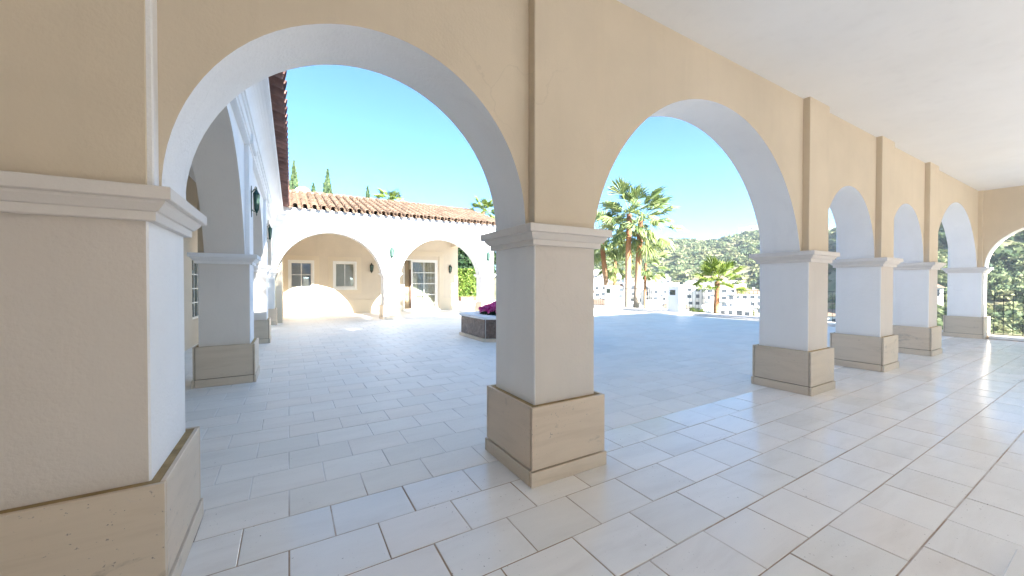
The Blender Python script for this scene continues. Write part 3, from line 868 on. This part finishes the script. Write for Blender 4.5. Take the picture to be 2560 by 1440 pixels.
# ------------------------------------------------------------------ hexagonal planter and its flowers
HC = (5.65, 9.43)
hp = empty('hexagonal_planter', (*HC, 0)); tag(hp, 'hexagonal planter with brown marble sides and white stone rim', 'planter')
def hexpt(r, k): return (r * math.cos(PI / 6 + PI / 3 * k), r * math.sin(PI / 6 + PI / 3 * k))
def hexring(b, r0, r1, z0, z1):
    for k in range(6):
        a, c = hexpt(r1, k), hexpt(r1, k + 1); d, e = hexpt(r0, k), hexpt(r0, k + 1)
        b.face([(*a, z0), (*c, z0), (*c, z1), (*a, z1)]); b.face([(*a, z1), (*c, z1), (*e, z1), (*d, z1)])
        b.face([(*e, z0), (*d, z0), (*d, z1), (*e, z1)]); b.face([(*a, z0), (*d, z0), (*e, z0), (*c, z0)])
b = MB(); hexring(b, 1.3, 1.60, 0.0, .085); b.build('base_course', M['plinth'], hp)
b = MB(); hexring(b, 1.02, 1.60, .575, .635); b.build('coping', M['white'], hp)
b = MB(); hexring(b, 1.08, 1.53, .085, .575); b.build('core', M['capital'], hp)
for k in range(6):
    a, c = Vector(hexpt(1.555, k)), Vector(hexpt(1.555, k + 1)); d = (c - a).normalized(); n = Vector((d.y, -d.x))
    a2, c2 = a + d * .028, c - d * .028; b = MB()
    P = [a2, c2, c2 - n * .02, a2 - n * .02]
    b.face([(*P[0], .09), (*P[1], .09), (*P[1], .57), (*P[0], .57)]); b.face([(*P[0], .57), (*P[1], .57), (*P[2], .57), (*P[3], .57)])
    b.face([(*P[1], .09), (*P[2], .09), (*P[2], .57), (*P[1], .57)]); b.face([(*P[3], .09), (*P[0], .09), (*P[0], .57), (*P[3], .57)])
    b.build('marble_panel', M['marble'], hp)
b = MB(); b.face([(*hexpt(1.05, k), .56) for k in range(6)]); b.build('soil', M['soil'], hp)
fl = empty('flowering_plant', (*HC, .56)); tag(fl, 'bed of magenta flowers with green leaves in hexagonal planter', 'flowers')
def mound(n, R, h0, h1, size, exp=.5):
    r = R * RNG.random(n) ** exp; t = RNG.random(n) * 2 * PI
    bump_h = 1 - (r / R) ** 3 * .6 + .18 * np.sin(t * 3 + r * 4)
    z = h0 + (h1 - h0) * RNG.random(n) ** .6 * bump_h
    C = np.stack([r * np.cos(t), r * np.sin(t), z], 1)
    A, B = rand_axes(n, size * RNG.uniform(.6, 1.3, n)); return C, A, B
C, A, B = mound(2600, 1.0, .02, .22, .030); quadcloud('leaves', C, A, B, M['darkleaf'], fl, RNG.random(len(C)))
C, A, B = mound(4200, 1.02, .14, .42, .026); quadcloud('blossoms', C, A, B, M['petal'], fl, RNG.random(len(C)))

# ------------------------------------------------------------------ railings
def bars(parent, axis_pts, z0, z1, w=.013):
    b = MB(); b.box(-w / 2, w / 2, -w / 2, w / 2, z0, z1); me = b.mesh('baluster', M['metal'])
    for x, y in axis_pts: link('baluster', me, parent, loc=(x, y, 0))
er = empty('loggia_railing', (16.42, 1.25, 0)); tag(er, 'iron railing with thin vertical bars in the end arch', 'railing')
boxobj('handrail', M['metal'], er, -.02, .02, -1.0, 1.05, 1.165, 1.18, .003)
boxobj('bottom_rail', M['metal'], er, -.012, .012, -1.0, 1.05, .125, .137)
bars(er, [(0, -.95 + .157 * k) for k in range(13)], .137, 1.165)
boxobj('kerb', M['white'], er, -.16, .3, -1.0, 1.0, 0.001, .075, .006)
tr = empty('terrace_railing', (16.5, 13, 0)); tag(tr, 'white posts and thin iron railing along the open edge of the terrace', 'railing')
for a, c in ((3.06, 24.6),):
    boxobj('kerb', M['capital'], tr, -.31, .35, a - 13, c - 13, 0.0, .11, .008)
PY = [7.31, 11.67, 16.02, 20.4]
for y in PY:
    p = boxobj('post', M['white'], tr, -.20, .25, y - 13, y + .67 - 13, .0, 1.30, .008)
    boxobj('post_cap', M['white'], p, -.235, .285, y - 13 - .035, y + .705 - 13, 1.301, 1.365, .008)
    b = MB(); b.box(-.207, -.195, y + .23 - 13, y + .51 - 13, .93, 1.16, 0); b.build('step_light', M['flag'], p)
    b = MB()
    for q in ((y + .22, y + .24, .92, 1.17), (y + .50, y + .52, .92, 1.17), (y + .24, y + .50, .92, .935), (y + .24, y + .50, 1.155, 1.17)): b.box(-.213, -.19, q[0] - 13, q[1] - 13, q[2], q[3])
    b.build('light_frame', M['metal'], p)
ends = [3.0] + [v for y in PY for v in (y, y + .67)] + [24.5]
for a, c in zip(ends[0::2], ends[1::2]):
    boxobj('handrail', M['metal'], tr, -.02, .02, a - 13, c - 13, 1.195, 1.212)
    boxobj('bottom_rail', M['metal'], tr, -.01, .01, a - 13, c - 13, .17, .182)
    n = int((c - a) / .16)
    bars(tr, [(0, a - 13 + (k + .5) * (c - a) / n) for k in range(n)], .182, 1.195, .010)
st = boxobj('stone_block', M['tile_in'], None, 2.72, 3.41, -.34, .365, .001, .055, .005)
tag(st, 'low pale stone block on the loggia floor at the bottom right', 'stone block')

# ------------------------------------------------------------------ palms
def frond_mesh(seed, mat, petiole=.95, fan=.85, n=20, spread=2.25):
    """fan leaf: stalk along +x, pleated blade of pointed leaflets, drooping tips"""
    r = random.Random(seed); V, F, T = [], [], []
    def quad(p, t):
        i = len(V); V.extend(p); F.append(tuple(range(i, i + len(p)))); T.append(t)
    sag = .12
    for k in range(4):
        a, c = k / 4, (k + 1) / 4
        za, zc = -sag * a * a, -sag * c * c
        quad([(petiole * a, -.018, za), (petiole * c, -.014, zc), (petiole * c, .014, zc), (petiole * a, .018, za)], .75)
        quad([(petiole * a, 0, za - .02), (petiole * c, 0, zc - .02), (petiole * c, .014, zc), (petiole * a, .018, za)], .6)
    o = Vector((petiole, 0, -sag))
    for k in range(n):
        t = -spread / 2 * 1.05 + spread * 1.05 * (k + .5) / n + r.uniform(-.03, .03)
        L = fan * (1 - .28 * abs(t) / (spread / 2)) * r.uniform(.9, 1.08)
        d = Vector((math.cos(t), math.sin(t), 0)); s = Vector((-d.y, d.x, 0))
        w = L * spread / n * .86
        up = .05 * (1 if k % 2 else -1)
        m1 = o + d * L * .62 + Vector((0, 0, up - .02)); tip = o + d * L + Vector((0, 0, -.06 - r.uniform(0, .20)))
        tt = r.uniform(.25, .95)
        quad([tuple(o), tuple(m1 - s * w * .5), tuple(m1 + Vector((0, 0, .035)))], tt)
        quad([tuple(o), tuple(m1 + Vector((0, 0, .035))), tuple(m1 + s * w * .5)], tt * .8)
        quad([tuple(m1 - s * w * .5), tuple(tip), tuple(m1 + Vector((0, 0, .035)))], tt)
        quad([tuple(m1 + Vector((0, 0, .035))), tuple(tip), tuple(m1 + s * w * .5)], tt * .85)
    me = bpy.data.meshes.new('frond'); me.from_pydata([tuple(v) for v in V], [], F)
    at = me.attributes.new('tint', 'FLOAT', 'FACE'); at.data.foreach_set('value', T)
    me.materials.append(mat); me.update(); return me
FR = [frond_mesh(k, M['frond']) for k in range(4)]
FRB = [frond_mesh(10 + k, M['frond_bright'], .8, .8) for k in range(3)]
def palm(label, foot, top, r0, r1, n, size, frs, lo=-55, hi=82, bend=(0, 0), skirt=0):
    """foot and top of the trunk in the scene; n leaves of a given size round the top"""
    t = empty('palm_tree', foot); tag(t, label, 'palm tree', 'fan palms beyond the terrace')
    f, p = Vector(foot), Vector(top); d = p - f
    pts = []; R = []
    for k in range(15):
        a = k / 14; q = d * a + Vector((bend[0], bend[1], 0)) * math.sin(PI * a); pts.append(q); R.append((r0 + (r1 - r0) * a) * (1 + .05 * math.sin(k * 2.1)) * (1.25 if k == 0 else 1))
    b = MB(); b.tube(pts, R, 12); b.build('trunk', M['trunk'], t)
    rr = random.Random(hash(label) % 1000 if False else len(label) * 7 + n)
    for k in range(n):
        az = k * 2.39996 + rr.uniform(-.25, .25); u = (k + .5) / n
        el = math.radians(hi + (lo - hi) * u ** .85) + rr.uniform(-.12, .12)
        sc = size * rr.uniform(.85, 1.1) * (1 if u > .12 else .75)
        o = link('frond', rr.choice(frs), t, loc=d + Vector((rr.uniform(-.05, .05), rr.uniform(-.05, .05), .1 - .35 * u)))
        o.rotation_euler = (Matrix.Rotation(az, 3, 'Z') @ Matrix.Rotation(-el, 3, 'Y') @ Matrix.Rotation(rr.uniform(-.5, .5), 3, 'X')).to_euler()
        o.scale = (sc,) * 3
    return t
palm('tall fan palm with orange trunk, left of the close pair behind the railing', (18.40, 16.92, -3.0), (18.50, 16.82, 5.85), .20, .16, 28, 1.42, FR)
palm('tall fan palm with orange trunk, right of the close pair behind the railing', (19.45, 17.26, -3.0), (19.72, 16.96, 5.6), .21, .17, 29, 1.5, FR)
palm('leaning fan palm with orange trunk just right of the nearest full pillar', (19.95, 19.62, -3.0), (19.36, 20.22, 5.0), .20, .16, 27, 1.35, FR)
palm('dark bushy fan palm with a thin trunk between the tall palms', (22.9, 22.35, -4.0), (22.94, 22.32, 3.5), .16, .12, 28, 1.1, FR, lo=-60)
palm('olive green fan palm half hidden right of the tall pair', (24.5, 20.7, -4.5), (24.5, 20.6, 3.1), .11, .09, 18, 1.2, FR, lo=-50)
palm('short bright green fan palm behind the middle of the railing', (20.5, 12.46, -3.2), (20.58, 12.35, 1.6), .17, .14, 26, 1.0, FRB, lo=-5)
palm('small bright fan palm low behind the railing beside the short palm trunk', (20.2, 13.4, -2.6), (20.2, 13.4, -.55), .14, .12, 20, .55, FRB, lo=-10)
palm('fan palm tips rising above the middle of the far tiled roof', (8.83, 39.0, -2), (8.83, 39.0, 9.55), .3, .2, 36, 1.15, FRB)
palm('fan palm tips rising above the right end of the far tiled roof', (18.5, 37.6, -2), (18.5, 37.6, 9.4), .3, .2, 36, 1.2, FRB)

# ------------------------------------------------------------------ cypresses, hedge, tree behind the far wing
def cypress(label, x, y, ztop, zsee, wsee):
    """slim cypress; at zsee its crown is wsee wide"""
    z0 = -1.5; t = empty('cypress_tree', (x, y, z0)); tag(t, label, 'cypress', 'cypresses behind the far roof')
    H = ztop - z0; slope = wsee / 2 / (ztop - zsee)
    b = MB(); b.tube([(0, 0, 0), (0, 0, H * .5), (0, 0, H * .93)], [.22, .14, .03], 8); b.build('trunk', M['wood'], t)
    n = 7000; u = RNG.random(n) ** .7; h = .4 + (H - .4) * (1 - u * .98)
    R = np.minimum(slope * (H - h), 1.3 + .15 * np.sin(h * 1.7)) * RNG.uniform(.25, 1.08, n) ** .5
    a = RNG.random(n) * 2 * PI; R = R * (1 + .18 * np.sin(a * 3 + h * 2.1)) * np.where(h < 1.2, .5, 1)
    C = np.stack([R * np.cos(a), R * np.sin(a), h], 1)
    A = np.stack([RNG.normal(size=n) * .3, RNG.normal(size=n) * .3, np.ones(n)], 1); A /= np.linalg.norm(A, axis=1)[:, None]
    B = np.cross(A, RNG.normal(size=(n, 3))); B /= np.linalg.norm(B, axis=1)[:, None]
    s = RNG.uniform(.07, .16, n)[:, None]
    quadcloud('crown', C, A * s * 1.7, B * s * .6, M['cypress'], t, RNG.random(n))
cypress('tallest cypress behind the far roof, beside the left wing eave', .66, 52, 15.9, 12.8, 1.0)
cypress('tip of a cypress just above the roof, between two taller cypresses', 2.87, 54.9, 14.25, 13.2, .5)
cypress('slim cypress behind the far roof, right of the small white chimney', 4.08, 49.8, 14.9, 12.2, .95)
cypress('lone cypress tip above the roof just left of the palm tips', 10.16, 59.1, 15.8, 14.4, .5)

pw = boxobj('low_wall', M['white'], None, 9.0, 12.5, 22.75, 23.4, -.1, .33, .01); tag(pw, 'low white wall under the terracotta planter past the far wing', 'wall')
tp = empty('terracotta_planter', (10.12, 23.05, .33)); tag(tp, 'terracotta trough with a hedge seen through the far arch', 'planter')
b = MB(); b.sqring(-.46, .46, -.2, .2, [(-.04, 0), (0, .03), (.03, .30), (.05, .305), (.05, .36), (.0, .36), (0, .32)]); b.build('trough', M['terracotta'], tp)
hd = empty('hedge', (10.12, 23.05, .66)); tag(hd, 'bright green leafy hedge growing in the terracotta trough', 'hedge')
n = 5200; C = RNG.uniform(-1, 1, (n, 3)) * np.array([.68, .36, .9]) + np.array([0, 0, .9])
C[:, 0] *= 1 + .12 * np.sin(C[:, 2] * 6); A, B = rand_axes(n, RNG.uniform(.025, .06, n)); quadcloud('foliage', C, A, B, M['hedge'], hd, RNG.random(n))
b = MB(); b.tube([(0, 0, -.2), (0, 0, 1.2)], .03, 6); b.tube([(.3, 0, -.2), (.3, .05, 1.2)], .025, 6); b.tube([(-.3, 0, -.2), (-.3, .05, 1.2)], .025, 6); b.build('stems', M['wood'], hd)
def tree(label, x, y, z0, h, rad, n, mat, name='tree', leaf=.12):
    t = empty(name, (x, y, z0)); tag(t, label, 'tree')
    b = MB(); b.tube([(0, 0, 0), (.1, 0, h * .35), (0, .1, h * .7)], [.2, .15, .06], 8)
    for k in range(5):
        a = k * 1.3; b.tube([(.1, 0, h * .35), (math.cos(a) * rad * .6, math.sin(a) * rad * .6, h * .7)], [.09, .03], 6)
    b.build('trunk', M['wood'], t)
    cl = RNG.normal(size=(26, 3)); cl /= np.linalg.norm(cl, axis=1)[:, None]; cl *= (RNG.random(26) ** .4)[:, None] * np.array([rad, rad, h * .34]) * .8; cl[:, 2] += h * .64
    w = RNG.integers(0, 26, n); C = cl[w] + RNG.normal(size=(n, 3)) * rad * .17
    A, B = rand_axes(n, RNG.uniform(.5, 1.2, n) * leaf); quadcloud('crown', C, A, B, mat, t, np.clip(RNG.random(n) * .6 + (cl[w, 2] / h - .3) * .6, 0, 1))
tree('dark leafy tree behind the hedge past the far wing', 12.6, 27.5, -.5, 5.2, 2.2, 9000, M['darkleaf'])

tree('tall tree on the sunny side behind the loggia, nearer the viewer', 4.4, -10.0, 0, 16.8, 3.2, 24000, M['darkleaf'], leaf=.06)
tree('tall tree on the sunny side behind the loggia, farther right', 9.2, -9.6, 0, 16.2, 3.0, 22000, M['darkleaf'], leaf=.06)

# ------------------------------------------------------------------ white town in the valley, villas on the ridge
M['townwhite'] = simple('town_render', (0.74, 0.71, 0.66), .85, 0, .06, .3, .2)
M['towncream'] = simple('town_cream_render', (0.66, 0.58, 0.46), .85, 0, .08, .3, .2)
M['townglass'] = simple('town_window', (0.07, 0.08, 0.09), .25, 0, .4, .5)
wb = MB(); wb.box(-.6, .6, -.06, .06, 0, 1.35); WIN = wb.mesh('window', M['townglass'])
wb = MB(); wb.box(-1.1, 1.1, -.9, 0, 0, .14); wb.box(-1.1, 1.1, -.9, -.8, .14, .85); BAL = wb.mesh('balcony', M['townwhite'])
def town_house(label, az, r, w, dp, storeys, kind, turn=0.0, cols=4, group='white houses of the valley town', tower=False, lift=0.0):
    a = math.radians(az); x, y = r * math.sin(a), r * math.cos(a); z = float(terrain_z(x, y)) - 1.0 + lift
    t = empty('town_house', (x, y, z), -a + math.radians(turn)); tag(t, label, 'house', group)
    sh = 2.9; H = 1.0 + storeys * sh
    wm = M['towncream'] if kind == 2 else M['townwhite']
    boxobj('wall', wm, t, -w / 2, w / 2, 0, dp, -lift - 1, H, .05)
    if kind == 1:
        b = MB(); e = .45
        b.face([(-w / 2 - e, -e, H), (w / 2 + e, -e, H), (w / 2 - 1.5, dp / 2, H + 1.9), (-w / 2 + 1.5, dp / 2, H + 1.9)])
        b.face([(w / 2 + e, dp + e, H), (-w / 2 - e, dp + e, H), (-w / 2 + 1.5, dp / 2, H + 1.9), (w / 2 - 1.5, dp / 2, H + 1.9)])
        b.face([(-w / 2 - e, dp + e, H), (-w / 2 - e, -e, H), (-w / 2 + 1.5, dp / 2, H + 1.9)]); b.face([(w / 2 + e, -e, H), (w / 2 + e, dp + e, H), (w / 2 - 1.5, dp / 2, H + 1.9)])
        b.face([(-w / 2 - e, -e, H - .02), (-w / 2 - e, dp + e, H - .02), (w / 2 + e, dp + e, H - .02), (w / 2 + e, -e, H - .02)])
        b.build('roof', M['terracotta'], t)
        boxobj('chimney', wm, t, w * .2, w * .2 + .8, dp * .4, dp * .4 + .8, H + .5, H + 2.6)
    else:
        b = MB(); frame = [(-w / 2 - .1, w / 2 + .1, -.1, .15), (-w / 2 - .1, w / 2 + .1, dp - .15, dp + .1), (-w / 2 - .1, -w / 2 + .15, .15, dp - .15), (w / 2 - .15, w / 2 + .1, .15, dp - .15)]
        for q in frame: b.box(*q, H - .03, H + .75)
        b.build('parapet', wm, t)
        boxobj('penthouse', wm, t, -w * .1, w * .42, dp * .35, dp * .9, H - .1, H + 2.6, .05)
    if tower: boxobj('stair_tower', wm, t, w / 2 - 2.4, w / 2 + .3, -.9, 2.5, 0, H + 1.8, .05)
    for s in range(storeys):
        for c in range(cols):
            xx = -w / 2 + w * (c + .5) / cols + random.uniform(-.3, .3)
            if tower and xx > w / 2 - 3.2: continue
            link('window', WIN, t, loc=(xx, -.02, 1.0 + s * sh + .75), scale=(random.uniform(.85, 1.5), 1, random.uniform(.9, 1.3)))
            if (s + c) % 2 == 0 and s: link('balcony', BAL, t, loc=(xx, -.002, 1.0 + s * sh - .02))
        for c in range(2):
            link('window', WIN, t, loc=(-w / 2 - .02, dp * (.3 + .4 * c), 1.0 + s * sh + .75), rot=(0, 0, PI / 2))
            link('window', WIN, t, loc=(w / 2 + .02, dp * (.3 + .4 * c), 1.0 + s * sh + .75), rot=(0, 0, PI / 2))
ORD = ['first', 'second', 'third', 'fourth', 'fifth', 'sixth', 'seventh', 'eighth']
def row(nm, azs, r, st, kinds, wid):
    for k, az in enumerate(azs):
        town_house('white house, %s from the left in the %s row of the valley town' % (ORD[k], nm), az, r + random.uniform(-8, 8), wid * random.uniform(.85, 1.15), 10, st[k % len(st)], kinds[k % len(kinds)], random.uniform(-25, 25), 4, tower=(k % 3 == 1))
row('upper', [42.6, 45.8, 48.8, 51.8, 54.8, 57.8, 60.6], 226, [5, 4, 4, 4, 3, 4, 3], [0, 0, 1, 0, 2, 1, 0], 13)
row('middle', [42.8, 46.2, 49.6, 53.0, 56.2, 59.4, 62.6], 182, [5, 4, 4, 4, 4, 4, 3], [0, 1, 0, 0, 0, 0, 1], 11.5)
row('lower', [43.4, 47.4, 50.6, 54.0, 57.6, 61.0, 64.4], 146, [3, 3, 3, 3, 3, 3, 2], [1, 0, 0, 1, 0, 0, 0], 9)
for az, r, lab in ((70.9, 150, 'small white house with tiled roof between second and third right pillars'), (77.6, 150, 'low white house seen between the two last pillars of the row')):
    town_house(lab, az, r, 9, 8, 2, 1, 10, 3)
for k, (az, w, kd) in enumerate(((51.2, 20, 0), (57.0, 24, 2), (62.8, 26, 2), (70.6, 24, 0))):
    town_house('villa on the hilltop skyline, %s from the left' % ORD[k], az, 538, w, 12, 2, kd, 0, 5, 'villas on the hilltop', lift=4.0)

# ------------------------------------------------------------------ scrub on the hillside
def scrub():
    Cs, As, Bs, Ts = [], [], [], []
    def add(n, az0, az1, r0, r1, R0, R1, q, leaf, keep=None):
        az = np.radians(RNG.uniform(az0, az1, n)); r = np.sqrt(RNG.uniform(r0 * r0, r1 * r1, n))
        if keep is not None:
            m = keep(np.degrees(az), r); az, r = az[m], r[m]; n = len(r)
        x, y = r * np.sin(az), r * np.cos(az); z = terrain_z(x, y)
        R = R0 + (R1 - R0) * RNG.random(n) ** 2.2; T = np.clip(RNG.beta(1.1, 1.2, n) * .75 + .25 * (np.sin(x * .043 + 2) * np.sin(y * .051) * .5 + .5), 0, 1)
        d = RNG.normal(size=(n, q, 3)); d /= np.linalg.norm(d, axis=2)[:, :, None]; d[:, :, 2] = np.abs(d[:, :, 2])
        d *= RNG.uniform(.55, 1.05, (n, q))[:, :, None]
        P = np.stack([x, y, z], 1)[:, None, :] + d * R[:, None, None] * np.array([1, 1, RNG.uniform(.75, 1.0)])
        s = np.repeat(R, q) * leaf * RNG.uniform(.7, 1.3, n * q)
        A, B = rand_axes(n * q, s)
        Cs.append(P.reshape(-1, 3)); As.append(A); Bs.append(B); Ts.append(np.clip(np.repeat(T, q) + RNG.normal(size=n * q) * .10, 0, 1))
    town = lambda a, r: ~((a < 67) & (r > 110) & (r < 250))
    add(5200, 34, 72, 245, 600, 1.6, 5.0, 56, .20)
    add(2400, 72, 100, 200, 500, 1.6, 4.6, 80, .17)
    add(1300, 68, 100, 60, 200, 1.1, 3.6, 170, .115)
    add(420, 38, 67, 60, 250, 1.2, 3.4, 90, .16, keep=lambda a, r: (r < 128) | (r > 236) | (RNG.random(len(r)) < .45))
    C, A, B, T = np.concatenate(Cs), np.concatenate(As), np.concatenate(Bs), np.concatenate(Ts)
    o = quadcloud('scrub', C, A, B, M['scrub'], None, T)
    tag(o, 'olive green scrub and low trees covering the hillside', 'scrub', kind='stuff')
scrub()

# ------------------------------------------------------------------ air
def haze():
    b = MB(); b.box(-4200, 4200, -4200, 4200, -130, 110)
    m = bpy.data.materials.new('haze'); m.use_nodes = True
    nt = m.node_tree; nt.nodes.clear()
    out = nt.nodes.new('ShaderNodeOutputMaterial'); v = nt.nodes.new('ShaderNodeVolumePrincipled')
    v.inputs['Color'].default_value = (0.86, 0.92, 1.0, 1); v.inputs['Density'].default_value = 0.00028; v.inputs['Anisotropy'].default_value = 0.2
    nt.links.new(v.outputs[0], out.inputs['Volume'])
    o = b.build('haze', m); tag(o, 'thin pale haze in the air over the valley', kind='stuff')
haze()
